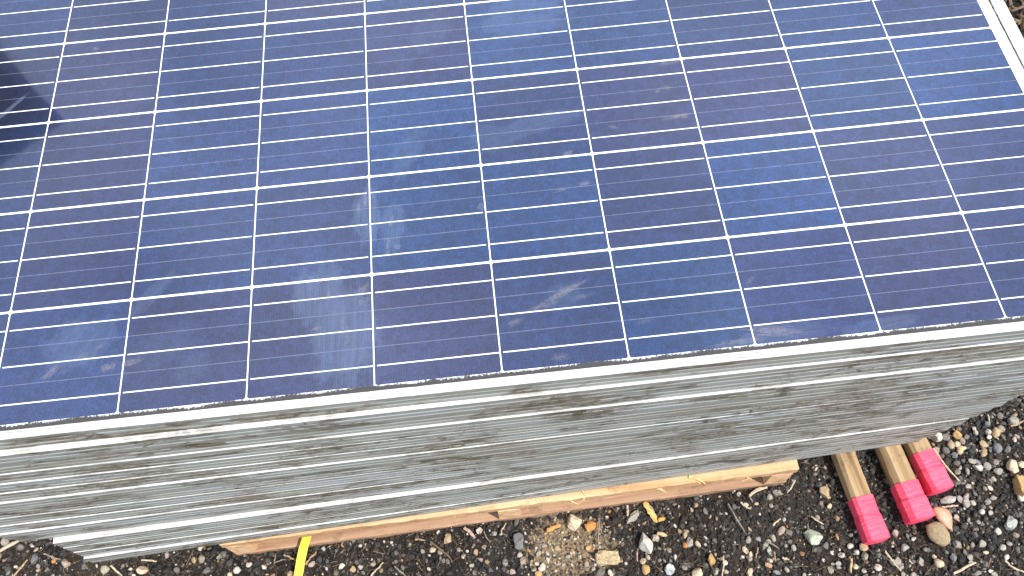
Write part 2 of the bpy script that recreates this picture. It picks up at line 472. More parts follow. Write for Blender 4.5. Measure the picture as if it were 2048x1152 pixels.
# ------------------------------------------------------------------ solar panels
PH = 0.035
GAP = 0.0003
PROFILE = [(.025, 0), (.0006, 0), (0, .0006), (0, .0088), (.0009, .0098), (.0009, .0116), (0, .0118), (0, .0206), (.0009, .0216),
           (.0009, .0234), (0, .0236), (0, .0340), (.0006, .0346), (.0028, .0346), (.0031, .0341), (.0036, .0341), (.0039, .0346),
           (.0072, .0346), (.0075, .0341), (.0080, .0341), (.0083, .0346), (.0110, .0346), (.0112, .0326), (.0130, .0326), (.0130, .0016), (.025, .0016)]
def frame_mesh(L, W, ksx=1.0, parent=None):
    V, F = [], []
    n = len(PROFILE)
    for (sx, sy) in ((-1, -1), (1, -1), (1, 1), (-1, 1)):
        for d, z in PROFILE:
            V.append((sx * (L / 2 - d * ksx), sy * (W / 2 - d), z))
    for c in range(4):
        a, b = c * n, ((c + 1) % 4) * n
        for i in range(n):
            j = (i + 1) % n
            F.append((a + i, b + i, b + j, a + j))
    o = mesh_obj('frame', V, F, M['alu'], parent)
    bm = bmesh.new(); bm.from_mesh(o.data); bmesh.ops.recalc_face_normals(bm, faces=bm.faces[:]); bm.to_mesh(o.data); bm.free()
    return o

def uv_from(o, fn, name):
    l = o.data.uv_layers.new(name=name)
    for lp in o.data.loops:
        l.data[lp.index].uv = fn(o.data.vertices[lp.vertex_index].co)

PX, PY = .1590, .1592
CV, CD, CM, CB = (.0084, .0108, .0335), (.0076, .0118, .037), (.0066, .0138, .043), (.0056, .0170, .0525)
TINTS = [  # rows from the near edge, columns from the left
    'MMVVVMBDVD', 'MVMMBBDBDD', 'MVMMBMVVBB', 'DVMMVBBMBM', 'MDMVBMMBVD', 'DMBMVDBMMV']
TC = dict(V=CV, D=CD, M=CM, B=CB)

def laminate(L, W, ksx, parent, full):
    z1 = .0333
    x1, y1 = L / 2 - .0125 * ksx, W / 2 - .0125
    bm = bmesh.new(); bm_box(bm, -x1, x1, -y1, y1, .0285, z1)
    o = bm_obj('laminate', bm, M['sheet'] if full else M['black'], parent)
    return o

def panel(k, xl, xr, slope, b, label, full=False):
    L = xr - xl
    W = .993
    top = GZ - PH * k - GAP * k * 0
    z0 = GZ - PH * (k + 1)
    ang = math.atan(slope)
    xm = (xl + xr) / 2
    front = Vector((xm, slope * xm + b))
    nrm = Vector((-math.sin(ang), math.cos(ang)))
    c = front + nrm * (W / 2)
    root = tag(empty('solar_panel', (c.x, c.y, z0), ang), label, 'solar panel', 'solar panels stacked on the pallet')
    ksx = 1.85 if full else 1.0
    frame_mesh(L, W, ksx, root)
    lam = laminate(L, W, ksx, root, full)
    if full:
        off = Vector((c.x, c.y, 0))
        uv_from(lam, lambda co: (co.x + off.x, co.y + off.y), 'panel')
        cw, ch, cf = PX - .0016, PY - .0030, .0022
        for r in range(6):
            flip = r % 2
            for q in range(10):
                cx, cy = (q - 4.5) * PX, (r + .5) * PY
                x0, x1, y0, y1 = -cw / 2, cw / 2, -ch / 2, ch / 2
                pts = [(x0 + cf, y0), (x1 - cf, y0), (x1, y0 + cf), (x1, y1 - cf), (x1 - cf, y1), (x0 + cf, y1), (x0, y1 - cf), (x0, y0 + cf)]
                o = mesh_obj('cell', [(a, bb, 0) for a, bb in pts], [tuple(range(8))], mat_cell(cx, cy), lam, loc=(cx - off.x, cy - off.y, .0334))
                uv_from(o, lambda co: (co.x + cx, co.y + cy), 'panel')
                uv_from(o, lambda co: (((co.x - x0) / cw) if flip == 0 else 1 - (co.x - x0) / cw, (co.y - y0) / ch), 'cell')
                t = TC[TINTS[r][q]]; j = random.uniform(.88, 1.14); j2 = random.uniform(.94, 1.08)
                o.color = (t[0] * j * j2, t[1] * j, t[2] * j / j2, 1)
    return root

ORD = ['second', 'third', 'fourth', 'fifth', 'sixth', 'seventh', 'eighth', 'ninth', 'tenth', 'eleventh', 'twelfth']
PANELS = [  # left end, right end, slope of the front edge, its y at x = 0
    (-.8335, .8335, 0, -.0178), (-.8145, .795, .005, -.0225), (-.8135, .796, .0070, -.0202), (-.8150, .795, .005, -.0228),
    (-.8140, .794, .0080, -.0224), (-.8145, .796, .0100, -.0224), (-.8150, .795, .0125, -.0236), (-.8140, .7955, .0135, -.0226),
    (-.8150, .794, .0152, -.0223), (-.8145, .7945, .0175, -.0219), (-.8160, .792, .0220, -.0214), (-.8170, .790, .0215, -.0175),
    (-.7645, .778, .027, -.0226), (-.7650, .769, .029, -.0216), (-.7648, .760, .031, -.0212), (-.7640, .748, .036, -.0218)]
LABELS = ['topmost panel of the stack, blue cells under dirty glass facing up', ]
for i in range(1, 12):
    LABELS.append('grey edge of the %s panel down from the blue top one' % ORD[i - 1])
LABELS[1] = 'panel directly under the blue top one, thin white lip showing'
LABELS[10] = 'stained panel whose thin white lip runs above the wide bottom lip'
LABELS[11] = 'set-back panel resting on the wide white lip near the bottom'
LABELS += ['panel with the wide white lip and mitred corner, jutting out lower left',
           'grey panel edge just below the wide white lip at the bottom',
           'grey panel edge lying on the lowest panel of the stack',
           'lowest panel of the stack, lying on the wooden pallet']
for k, (xl, xr, s, b) in enumerate(PANELS):
    panel(k, xl, xr, s, b, LABELS[k], full=(k == 0))

# ------------------------------------------------------------------ pallet
PA, PB = Vector((-.5385, -.0425)), Vector((.5200, -.0205))   # its front edge on plan
pd = (PB - PA); PLEN = pd.length; PANG = math.atan2(pd.y, pd.x)
pal = tag(empty('pallet', (PA.x, PA.y, 0), PANG), 'pale pine pallet under the stack of panels', 'pallet')
def rough_board(x0, x1, y0, y1, z0, z1, seed, amp=.0012, nx=60):
    """a sawn board with slightly uneven edges"""
    rr = np.random.default_rng(seed)
    V, F = [], []
    ring = [(y0, z0), (y0 + .0, z1 - .0015), (y0 + .0018, z1), (y1 - .0018, z1), (y1, z1 - .0015), (y1, z0)]
    for i in range(nx + 1):
        x = x0 + (x1 - x0) * i / nx
        for (y, z) in ring:
            V.append((x + (rr.normal(0, amp) if i in (0, nx) else 0), y + rr.normal(0, amp * .55), z + (rr.normal(0, amp * .3) if z > z0 else 0)))
    m = len(ring)
    for i in range(nx):
        for j in range(m):
            k = (j + 1) % m
            F.append((i * m + j, i * m + k, (i + 1) * m + k, (i + 1) * m + j))
    F.append(tuple(range(m))[::-1]); F.append(tuple(nx * m + j for j in range(m)))
    return V, F
BOT, TOPZ, DECK = .017, .0785, .0990
for i, (y0, w) in enumerate(((0, .10), (.24, .09), (.44, .09), (.64, .09), (.88, .10))):
    V, F = rough_board(0, PLEN, y0, y0 + w, TOPZ + .0002, DECK + .0005, 5 + i)
    mesh_obj('deck_board', V, F, M['deck'], pal)
for i, (y0, w) in enumerate(((-.001, .095), (.44, .09), (.885, .095))):
    V, F = rough_board(.004, PLEN - .004, y0, y0 + w, .001, BOT, 25 + i)
    mesh_obj('bottom_board', V, F, M['under'], pal)
for x0 in (.003, PLEN / 2 - .028, PLEN - .048):
    bm = bmesh.new(); bm_box(bm, x0, x0 + .041, -.0009, .98, BOT, TOPZ, .001)
    bm_obj('stringer', bm, M['string'], pal)

def tube(pts, rads, sides=5, col=(.5, .4, .3), flat=1.0):
    """tapered tube along points: verts, faces, colours"""
    V, F, C = [], [], []
    pts = [Vector(p) for p in pts]
    for i, p in enumerate(pts):
        d = (pts[min(i + 1, len(pts) - 1)] - pts[max(i - 1, 0)]).normalized()
        a = d.cross(Vector((0, 0, 1)))
        if a.length < 1e-4: a = Vector((1, 0, 0))
        a.normalize(); b = a.cross(d).normalized()
        for s in range(sides):
            t = 2 * math.pi * s / sides + .4
            V.append(p + a * (math.cos(t) * rads[i]) + b * (math.sin(t) * rads[i] * flat))
            k = random.uniform(.85, 1.12)
            C.append((col[0] * k, col[1] * k, col[2] * k, 1))
    n = len(pts)
    for i in range(n - 1):
        for s in range(sides):
            q = (s + 1) % sides
            F.append((i * sides + s, i * sides + q, (i + 1) * sides + q, (i + 1) * sides + s))
    F.append(tuple(range(sides))[::-1]); F.append(tuple((n - 1) * sides + s for s in range(sides)))
    return V, F, C

def splinter(parent_inv, path, r, flat=.5):
    V, F, C = tube(path, [r * (1 - .75 * i / (len(path) - 1)) for i in range(len(path))], 5, (.6, .4, .2), flat)
    o = mesh_obj('splinter', [parent_inv @ Vector(v) for v in V], F, M['splinter'], pal)
    return o
bpy.context.view_layer.update()
PINV = Matrix.LocRotScale(pal.location, pal.rotation_euler, None).inverted()
def ppath(px, z):
    return [at(u, v, zz) for (u, v), zz in zip(px, z)]
for px, z, r in (
    ([(1137, 985), (1150, 977), (1163, 979), (1170, 990), (1168, 1003)], [.100, .104, .105, .101, .092], .0016),
    ([(1138, 990), (1142, 1002), (1156, 1008), (1166, 1000), (1172, 985)], [.098, .094, .090, .095, .103], .0012),
    ([(1312, 975), (1322, 979), (1333, 985)], [.090, .089, .085], .0026), ([(1305, 973), (1320, 975), (1328, 982)], [.092, .092, .088], .0018),
    ([(1378, 953), (1395, 957), (1405, 963), (1411, 968)], [.101, .103, .099, .092], .0034), ([(1370, 958), (1386, 961), (1402, 967)], [.099, .100, .095], .0022),
    ([(1484, 962), (1494, 958), (1503, 957)], [.083, .088, .090], .0012), ([(1493, 954), (1500, 957), (1504, 959)], [.092, .091, .088], .001),
    ([(908, 1034), (918, 1030), (928, 1026)], [.080, .083, .088], .0013)):
    splinter(PINV, ppath(px, z), r)

# ------------------------------------------------------------------ yellow strap
def strap():
    pts = [(at(614, 1066, .030), 0), ]
    a, e = at(612.5, 1082, .030), at(599.5, 1152, .012)
    d = (Vector((e.x, e.y)) - Vector((a.x, a.y))).normalized()
    side = Vector((d.y, -d.x, 0)) * .0083
    st = Vector((a.x, a.y)) - d * .09
    path = [(0, .022), (.05, .026), (.085, .034), (.105, .036), (.125, .032), (.145, .024), (.165, .018), (.20, .015), (.26, .016), (.34, .013), (.45, .015)]
    V, F = [], []
    for s, z in path:
        p = Vector((st.x + d.x * s, st.y + d.y * s, z))
        for k in (-1, 1):
            V.append(p + side * k); 
        for k in (-1, 1):
            V.append(p + side * k - Vector((0, 0, .0009)))
    for i in range(len(path) - 1):
        q, w = i * 4, (i + 1) * 4
        F += [(q, q + 1, w + 1, w), (q + 3, q + 2, w + 2, w + 3), (q, w, w + 2, q + 2), (q + 1, q + 3, w + 3, w + 1)]
    F += [(0, 2, 3, 1), (len(V) - 4, len(V) - 3, len(V) - 1, len(V) - 2)]
    o = mesh_obj('strap', V, F, M['strap'])
    tag(o, 'flat yellow strap hanging out of the pallet onto the gravel', 'strap')
strap()

# ------------------------------------------------------------------ timber pegs with pink tape
def peg(near_l, near_r, far_l, far_r, tape_len, h, label, ch=.008, seed=0):
    """top-face edges (photo pixels) at the near end and where the peg goes under the stack"""
    z = h
    nl, nr, fl, fr = (at(*p, z) for p in (near_l, near_r, far_l, far_r))
    n, f = (nl + nr) / 2, (fl + fr) / 2
    d = (f - n); d.z = 0; d.normalize()
    w = ((nr - nl).length + (fr - fl).length) / 2 + .004
    ang = math.atan2(-d.x, d.y)
    root = tag(empty('timber_peg', (n.x, n.y, 0), ang), label, 'timber peg', 'timber pegs with pink taped ends')
    rr = random.Random(seed)
    def ring(y, g, jit=0.0):
        hw = w / 2 + g
        z1, z0 = h + g, .003 - min(g, .002)
        c = ch
        P = [(-hw + c * .35, z0), (-hw, z0 + c * .5), (-hw, z1 - c), (-hw + c, z1), (hw - c * .7, z1), (hw, z1 - c * .7), (hw, z0 + c * .5), (hw - c * .35, z0)]
        return [(x + rr.gauss(0, jit), y + rr.gauss(0, jit), zz + rr.gauss(0, jit * .6)) for x, zz in P]
    def loft(rings, cap=True):
        V = [v for r_ in rings for v in r_]; m = len(rings[0]); F = []
        for i in range(len(rings) - 1):
            for j in range(m):
                k = (j + 1) % m
                F.append((i * m + j, i * m + k, (i + 1) * m + k, (i + 1) * m + j))
        if cap:
            F.append(tuple(range(m))); F.append(tuple((len(rings) - 1) * m + j for j in range(m))[::-1])
        return V, F
    V, F = loft([ring(.004 + .72 * i / 24, 0, .0004) for i in range(25)])
    o = mesh_obj('shaft', V, F, M['peg'], root)
    fix(o)
    rings = []
    steps = 30
    for i in range(steps + 1):
        y = tape_len * (i / steps)
        g = .0014 + (.0011 if (i in (0, 1)) else 0) * 0
        t = i / steps
        g += .0003 * math.sin(t * 7 + seed) + .0012 * max(0, min(1, (.60 - t) / .05)) * (1 if t > .02 else .5)
        if i == 0: g = -.0035
        rings.append(ring(y, g, .00016))
    V, F = loft(rings)
    o = mesh_obj('tape', V, F, M['tape'], root)
    fix(o)
    return root
def fix(o):
    bm = bmesh.new(); bm.from_mesh(o.data); bmesh.ops.recalc_face_normals(bm, faces=bm.faces[:]); bm.to_mesh(o.data); bm.free()
peg((1742, 1084), (1779, 1078), (1672, 897), (1704, 893), .083, .036, 'taped peg nearest the pallet, longest bare pale wood showing', .006, 1)
peg((1828, 1047), (1870, 1029), (1762, 885), (1795, 880), .072, .038, 'middle pink taped peg, broad and stained, leaf at its end', .009, 2)
peg((1873, 987), (1907, 972), (1818, 877), (1850, 872), .078, .036, 'taped peg farthest from the pallet, mostly covered in pink tape', .007, 3)

# ------------------------------------------------------------------ leaf
def leaf():
    a, b = at(1866, 1016, .012), at(1905, 1062, .008)
    d = (b - a); L = d.length; d.normalize(); s = Vector((-d.y, d.x, 0)).normalized()
    V, F = [], []
    N = 14
    for i in range(N + 1):
        t = i / N
        w = .0145 * (math.sin(math.pi * min(1, t * .94 + .09)) ** .75) if t < 1 else .0005
        for k in (-1, -.5, 0, .5, 1):
            p = a + d * (L * t) + s * (w * k * (1.1 if k > 0 else .9)) + s * .004 * math.sin(t * 3.1)
            p.z += .004 * (1 - k * k) + .003 * math.sin(t * 5) + .001 * random.uniform(-1, 1)
            V.append(p)
    for i in range(N):
        for k in range(4):
            F.append((i * 5 + k, i * 5 + k + 1, (i + 1) * 5 + k + 1, (i + 1) * 5 + k))
    o = mesh_obj('leaf', V, F, M['leaf'], smooth=True)
    mo = o.modifiers.new('thick', 'SOLIDIFY'); mo.thickness = .0005
    tag(o, 'dry pinkish tan leaf between a taped peg and a brown stone', 'leaf')
leaf()

# ------------------------------------------------------------------ stones
def ico(sub):
    bm = bmesh.new(); bmesh.ops.create_icosphere(bm, subdivisions=sub, radius=1.0)
    V = np.array([v.co[:] for v in bm.verts]); F = np.array([[v.index for v in f.verts] for f in bm.faces])
    bm.free(); return V, F
ICO = {s: ico(s) for s in (1, 2, 3, 4)}
def rock_dirs(sub, rng, planes=11, rough=.05, power=1.0):
    V, F = ICO[sub]
    N = rng.normal(size=(planes, 3)); N /= np.linalg.norm(N, axis=1)[:, None]
    N = np.concatenate([N, [[0, 0, 1.0], [0, 0, -1.0]]])
    D = rng.uniform(.62, 1.0, len(N))
    dots = V @ N.T
    r = np.where(dots > .05, D[None, :] / np.maximum(dots, .05), 9).min(1)
    r = np.minimum(r, 1.25) ** power
    P = V * r[:, None]
    if rough: P += rng.normal(0, rough, P.shape) * .5
    return P, F
SHAPES = {}
for kind_, (sub, pl, ro, pw) in dict(tiny=(1, 9, .10, 1.0), mid=(2, 8, .012, 1.0), round=(2, 26, .02, .6)).items():
    SHAPES[kind_] = [rock_dirs(sub, RNG, pl, ro, pw) for _ in range(24)]
DARK = .8 * np.array([(.018, .018, .019), (.032, .031, .030), (.028, .031, .033), (.042, .036, .031), (.015, .015, .017), (.052, .048, .044), (.024, .022, .020)])
GREY = .88 * np.array([(.12, .115, .108), (.085, .086, .086), (.17, .16, .145), (.10, .104, .106), (.06, .056, .052), (.20, .19, .175)])
PALE = .88 * np.array([(.46, .44, .40), (.55, .53, .49), (.38, .37, .36), (.42, .36, .31), (.50, .47, .42)])
TAN = np.array([(.30, .21, .12), (.36, .28, .18), (.25, .19, .13), (.34, .18, .08), (.22, .15, .11)])
def pick_col(mixp):
    k = RNG.choice(4, p=mixp); a = (DARK, GREY, PALE, TAN)[k]
    return a[RNG.integers(len(a))] * RNG.uniform(.8, 1.2)
BLOCK = []                       # plan circles kept free of loose gravel
def build_stuff(name, items, mat, label=None, cat=None, smooth=False):
    nv = sum(len(i[0]) for i in items); nf = sum(len(i[1]) for i in items)
    V = np.concatenate([i[0] for i in items]).astype(np.float32)
    offs = np.cumsum([0] + [len(i[0]) for i in items[:-1]])
    F = np.concatenate([i[1] + o for i, o in zip(items, offs)]).astype(np.int32)
    C = np.concatenate([np.tile(np.append(i[2], 1.0), (len(i[0]), 1)) for i in items]).astype(np.float32)
    k = F.shape[1]
    me = bpy.data.meshes.new(name)
    me.vertices.add(nv); me.vertices.foreach_set('co', V.ravel())
    me.loops.add(nf * k); me.loops.foreach_set('vertex_index', F.ravel())
    me.polygons.add(nf); me.polygons.foreach_set('loop_start', np.arange(0, nf * k, k, dtype=np.int32))
    me.polygons.foreach_set('use_smooth', np.full(nf, smooth))
    a = me.color_attributes.new('col', 'FLOAT_COLOR', 'POINT'); a.data.foreach_set('color', C.ravel())
    me.update(calc_edges=True); me.validate()
    me.materials.append(mat)
    o = bpy.data.objects.new(name, me); COL.objects.link(o)
    tag(o, label, cat, kind='stuff')
    return o
def pebble(x, y, size, col, kind_, zf=.42, flat=None, rz=None, aspect=None, tilt=.35):
    P, F = SHAPES[kind_][RNG.integers(24)]
    sx = size * .5; sy = sx * (aspect if aspect else RNG.uniform(.6, 1.0)); sz = sx * (flat if flat else RNG.uniform(.42, .75))
    E = Euler((RNG.normal(0, tilt), RNG.normal(0, tilt), RNG.uniform(0, 6.283) if rz is None else rz)).to_matrix()
    Q = (P * np.array([sx, sy, sz])) @ np.array(E).T
    Q = Q + np.array([x, y, -Q[:, 2].min() * zf * 1.9])
    return Q, F, np.array(col)

# stones one can pick out: pixel, width and height in photo pixels, turn, colour, roundness, label
W_, CRM, LG, MG, BG, TN, OC, OR, PK, GN, DG = ((.46, .43, .38), (.48, .40, .29), (.27, .255, .23), (.13, .127, .12), (.145, .155, .165), (.33, .25, .16),
    (.38, .25, .11), (.42, .18, .055), (.29, .235, .20), (.33, .36, .30), (.045, .045, .045))
BIG = [
    (1147, 1045, 33, 32, 10, CRM, 'a', 'large cream stone close to the pallet between two orange bark chips'),
    (1267, 1036, 36, 16, 38, (.30, .28, .25), 'a', 'flat grey-beige slab stone lying aslant beside the orange wood splinter'),
    (1037, 1083, 24, 31, 15, BG, 'a', 'blue-grey angular stone below the middle stringer of the pallet'),
    (1290, 1087, 28, 40, 5, (.40, .39, .36), 'a', 'tall pale grey wedge-shaped stone right of the sandy patch'),
    (1214, 1116, 44, 24, -4, (.40, .32, .20), 'b', 'brick-shaped cream stone at the lower edge of the sandy patch'),
    (1312, 1075, 19, 16, 20, (.36, .33, .30), 'a', 'small triangular pale stone right of the tall grey wedge stone'),
    (1626, 1074, 35, 26, -8, GN, 'a', 'large pale greenish triangular stone left of the nearest taped peg'),
    (1649, 985, 20, 25, 20, TN, 'a', 'tan lumpy stone lying between the pallet corner and nearest peg'),
    (1876, 1066, 38, 40, 20, (.27, .21, .13), 'r', 'large brown stone touching the dry leaf'),
    (2024, 932, 22, 27, -25, CRM, 'r', 'smooth oval cream pebble near the right edge of the photo'),
    (2045, 972, 26, 36, 0, OC, 'a', 'ochre rock cut off by the right edge of the photo'),
    (2023, 1047, 21, 28, -15, (.33, .35, .33), 'a', 'pale grey-green upright stone near the right edge'),
    (895, 1078, 20, 18, 35, TN, 'a', 'tan stone standing alone under the pallet between strap and stringer'),
    (1423, 1118, 16, 22, -10, OC, 'a', 'ochre stone in the dark gravel below the pallet'),
    (1341, 1139, 21, 20, 0, (.38, .41, .44), 'a', 'bluish white blocky stone at the bottom edge'),
    (1396, 1147, 22, 22, -25, CRM, 'r', 'cream egg-shaped stone cut by the bottom edge'),
    (284, 1142, 21, 17, 0, CRM, 'a', 'brightest cream stone below the jutting panel corner'),
    (131, 1127, 17, 16, 0, PK, 'a', 'pale pinkish stone left of the jutting panel corner'),
    (209, 1138, 17, 16, 0, (.30, .27, .22), 'r', 'beige grey stone right under the jutting panel corner'),
    (69, 1118, 13, 18, 0, (.14, .14, .15), 'a', 'mid grey stone among dark gravel near the left edge'),
    (10, 1083, 13, 17, 10, LG, 'r', 'pale oval stone at the left edge of the photo'),
    (473, 1141, 15, 14, 20, W_, 'r', 'round white pebble below the left end of the pallet'),
    (412, 1142, 16, 15, 0, MG, 'a', 'grey stone cut by the bottom edge left of the pallet'),
    (402, 1117, 15, 17, 15, (.22, .19, .16), 'a', 'brownish grey stone below the panel near the pallet end'),
    (1085, 1135, 17, 15, 10, W_, 'a', 'white blocky stone lower left of the sandy patch'),
    (1292, 1138, 16, 20, -10, OC, 'r', 'ochre stone below the tall grey wedge stone'),
    (1046, 1122, 18, 14, 40, PK, 'a', 'pinkish grey pointed stone under the blue-grey stone'),
    (1380, 1084, 13, 19, -15, LG, 'a', 'upright pale rectangular stone beside a small orange one'),
    (1371, 1090, 11, 12, 0, OR, 'a', 'small orange stone against an upright pale stone'),
    (1556, 985, 19, 10, -25, LG, 'a', 'oblong speckled pale stone below the right end of the pallet'),
    (1563, 1061, 20, 11, 50, PK, 'r', 'pinkish oval stone left of the large greenish stone'),
    (1539, 1101, 10, 18, -8, GN, 'a', 'narrow upright pale green stone in mid gravel'),
    (1895, 1000, 30, 13, 5, (.32, .32, .30), 'r', 'long pale grey stone below the tip of the farthest peg'),
    (1914, 1088, 17, 14, 10, LG, 'a', 'pale angular stone below and right of the brown stone'),
    (1810, 1095, 16, 13, 10, (.27, .28, .27), 'a', 'grey stone between nearest taped peg and brown stone'),
    (1879, 1127, 18, 17, -20, CRM, 'r', 'cream stone at the bottom below the brown stone'),
    (1842, 1122, 11, 18, -20, LG, 'a', 'pale elongated stone at the bottom below the middle peg'),
    (1873, 874, 21, 17, 0, W_, 'a', 'white stone tucked against the stack beside the farthest peg'),
    (1913, 869, 18, 19, -15, OC, 'a', 'bright tan-orange stone against the bottom of the stack'),
    (1902, 889, 12, 18, -15, (.34, .27, .18), 'r', 'tan upright pebble left of two cream pebbles by the stack'),
    (1915, 888, 13, 11, 0, CRM, 'r', 'small cream pebble below the bright tan-orange stone'),
    (1921, 900, 13, 17, -35, (.46, .36, .21), 'r', 'yellowish oval pebble lowest of the cluster by the stack'),
    (1992, 865, 14, 19, -35, (.38, .28, .16), 'r', 'tan oval pebble leaning on a grey-brown one'),
    (2002, 858, 15, 13, -35, (.25, .22, .18), 'r', 'grey-brown oval pebble leaning on a tan one'),
    (1995, 896, 16, 18, 0, BG, 'r', 'smooth blue-grey pebble amid small stones on the right'),
    (1956, 936, 19, 13, -30, W_, 'a', 'white speckled sharp-edged stone right of the farthest peg'),
    (2026, 843, 18, 16, 0, LG, 'a', 'pale lumpy stone up by the right end of the stack'),
    (1975, 848, 13, 12, 0, BG, 'a', 'blue-grey triangular stone next to the right end of the stack'),
    (1933, 1007, 15, 17, -25, LG, 'a', 'pale pointed stone right of the long grey stone'),
    (1516, 1078, 15, 10, -50, (.28, .28, .27), 'a', 'long grey stone slanting among pale pebbles in mid gravel'),
]
peg_stone = M['stone']
for (u, v, w, h, deg, col, kind_, label) in BIG:
    hgt = min(w, h) * .00052
    p = at(u, v, hgt * .7)
    px = (CAM_LOC - p).length / F_PX
    P, F = rock_dirs(4 if w > 18 else 3, RNG, 13 if kind_ in 'ab' else 30, .012 if w > 18 else .02, 1.0 if kind_ == 'a' else .6)
    if kind_ == 'b':
        Vv, F = ICO[4]; P = np.sign(Vv) * np.abs(Vv) ** .45 + RNG.normal(0, .018, Vv.shape)
    P = P / np.abs(P).max(0)
    lump = sum(np.sin(P @ RNG.normal(0, 4.5, 3) + RNG.uniform(0, 6)) for _ in range(4)) * (.025 if w < 36 else .06)
    P = P * (1 + lump[:, None])
    a, b = w * px * .5, h * px * .5 * 1.04
    Q = P * np.array([a, b, min(a, b) * (.75 if kind_ == 'r' else .8)])
    tl = Matrix.Rotation(RNG.normal(0, .12), 3, 'X') @ Matrix.Rotation(RNG.normal(0, .12), 3, 'Y')
    Q = Q @ np.array((Matrix.Rotation(R(deg), 3, 'Z') @ tl)).T
    z0 = -Q[:, 2].min() - .0012
    c = np.tile(np.append(np.array(col), 1), (len(Q), 1))
    o = mesh_obj('stone', Q, F.tolist(), M['stone'], loc=(p.x, p.y, z0), cols=c, smooth=(kind_ == 'r'))
    tag(o, label, 'stone', 'loose stones on the gravel')
    BLOCK.append((p.x, p.y, max(a, b) * .92))

# smaller pebbles whose place and colour can be read, part of the gravel
SMALL = """106,1122,10,OR 76,1140,8,TN 93,1139,9,MG 245,1132,8,MG 388,1120,11,TN 334,1109,12,PK 353,1141,10,MG 172,1120,12,MG 169,1132,10,MG 95,1088,9,DG 42,1095,12,MG
461,1150,10,CRM 498,1130,10,W_ 444,1108,14,MG 438,1114,9,LG 460,1125,12,DG 623,1129,13,PK 583,1147,14,TN 683,1131,12,W_ 721,1134,12,W_ 747,1127,13,PK 845,1103,11,LG 865,1100,12,CRM
881,1105,12,LG 927,1112,9,W_ 961,1119,10,PK 917,1099,9,LG 895,1123,10,MG 768,1083,7,W_ 705,1138,12,TN 637,1118,13,DG 805,1135,10,MG 726,1145,9,LG 671,1146,11,MG 943,1131,9,LG 988,1067,9,LG
857,1138,7,W_ 714,1125,9,MG 1221,1146,13,W_ 1203,1146,18,MG 1069,1138,13,PK 1096,1120,11,W_ 1074,1127,9,W_ 1159,1114,9,W_ 1173,1130,12,PK 1126,1129,8,LG 1186,1137,10,LG 1089,1091,10,LG
1078,1106,10,LG 1177,1096,13,OC 989,1068,10,LG 1076,1149,16,OC 1136,1114,9,LG 1115,1096,14,TN 1287,1123,12,CRM 1052,1083,6,W_ 1252,1126,8,W_ 1397,1089,12,CRM 1541,995,12,LG 1497,1079,13,LG
1491,1100,13,CRM 1501,1109,12,CRM 1499,1117,12,LG 1539,1120,11,W_ 1587,1097,12,LG 1573,1139,13,LG 1554,1145,12,BG 1500,1144,15,CRM 1442,1117,10,TN 1451,1143,10,LG 1369,1137,12,LG 1410,1022,13,MG
1393,1009,11,TN 1383,1020,9,PK 1657,994,11,TN 1635,1035,12,LG 1659,1014,11,CRM 1543,1010,9,LG 1569,1039,8,LG 1547,1076,11,LG 1538,1081,10,LG 1531,1089,11,LG 1572,1091,9,LG 1580,1083,11,MG
1470,1085,6,W_ 1322,1056,13,DG 1360,1063,11,TN 1372,1062,9,PK 1369,1070,12,TN 1338,1100,10,PK 1647,1120,8,W_ 1609,1150,10,LG 1499,1058,10,TN 1700,1092,14,W_ 1683,1111,13,W_ 1713,1104,9,W_
1677,1126,10,LG 1662,1140,13,LG 1677,1135,9,LG 1730,1112,14,LG 1725,1093,15,TN 1755,1134,12,W_ 1796,1122,13,LG 1786,1125,12,LG 1801,1134,12,LG 1807,1148,11,LG 1825,1149,12,LG 1996,1064,12,W_
2031,1070,12,PK 2006,1094,11,W_ 1963,1088,13,LG 2019,1088,9,LG 1973,1105,10,CRM 2012,1114,10,W_ 1907,1115,12,BG 1941,1115,10,LG 1930,1105,10,MG 1826,1078,10,W_ 1700,1070,10,LG 1982,1142,11,W_
1955,1146,10,LG 1892,1103,9,BG 1790,1066,11,PK 1711,1132,10,CRM 1728,1142,10,LG 2034,1100,12,MG 1990,1149,10,LG 1890,875,13,MG 1927,896,9,CRM 1891,900,14,MG 1874,900,12,PK 1924,881,11,PK
1934,874,11,MG 1951,866,12,LG 1948,857,9,W_ 1975,863,11,W_ 1978,874,12,W_ 1999,831,12,MG 2034,874,10,PK 2029,879,9,W_ 2015,900,13,MG 1968,890,15,TN 1966,905,14,TN 1944,923,13,LG 1955,923,12,BG
1974,932,12,LG 1913,927,14,MG 1934,943,11,LG 1995,942,14,LG 1992,925,12,PK 1916,944,12,LG 1910,911,11,BG 2005,872,11,MG 2019,870,9,MG 2045,929,13,CRM 1945,1005,11,W_ 1919,1000,13,LG 1963,1024,12,W_
1982,1025,12,LG 1975,1003,12,LG 1970,978,10,PK 1980,978,11,W_ 1989,959,10,LG 1911,966,14,MG 1937,973,12,LG 1933,993,13,LG 1957,1044,10,LG 1987,995,10,LG 1911,1035,12,PK 2043,995,14,W_ 1850,1098,9,MG"""
NAMED = dict(W_=W_, CRM=CRM, LG=LG, MG=MG, BG=BG, TN=TN, OC=OC, OR=OR, PK=PK, GN=GN, DG=DG)
gravel = []
for tok in SMALL.split():
    u, v, s, c = tok.split(',')
    p = at(float(u), float(v), .004)
    size = float(s) * (CAM_LOC - p).length / F_PX * 1.03
    gravel.append(pebble(p.x, p.y, size, np.array(NAMED[c]) * RNG.uniform(.85, 1.1), 'mid' if RNG.random() < .8 else 'round', .5))
    BLOCK.append((p.x, p.y, size * .42))
BL = np.array(BLOCK)
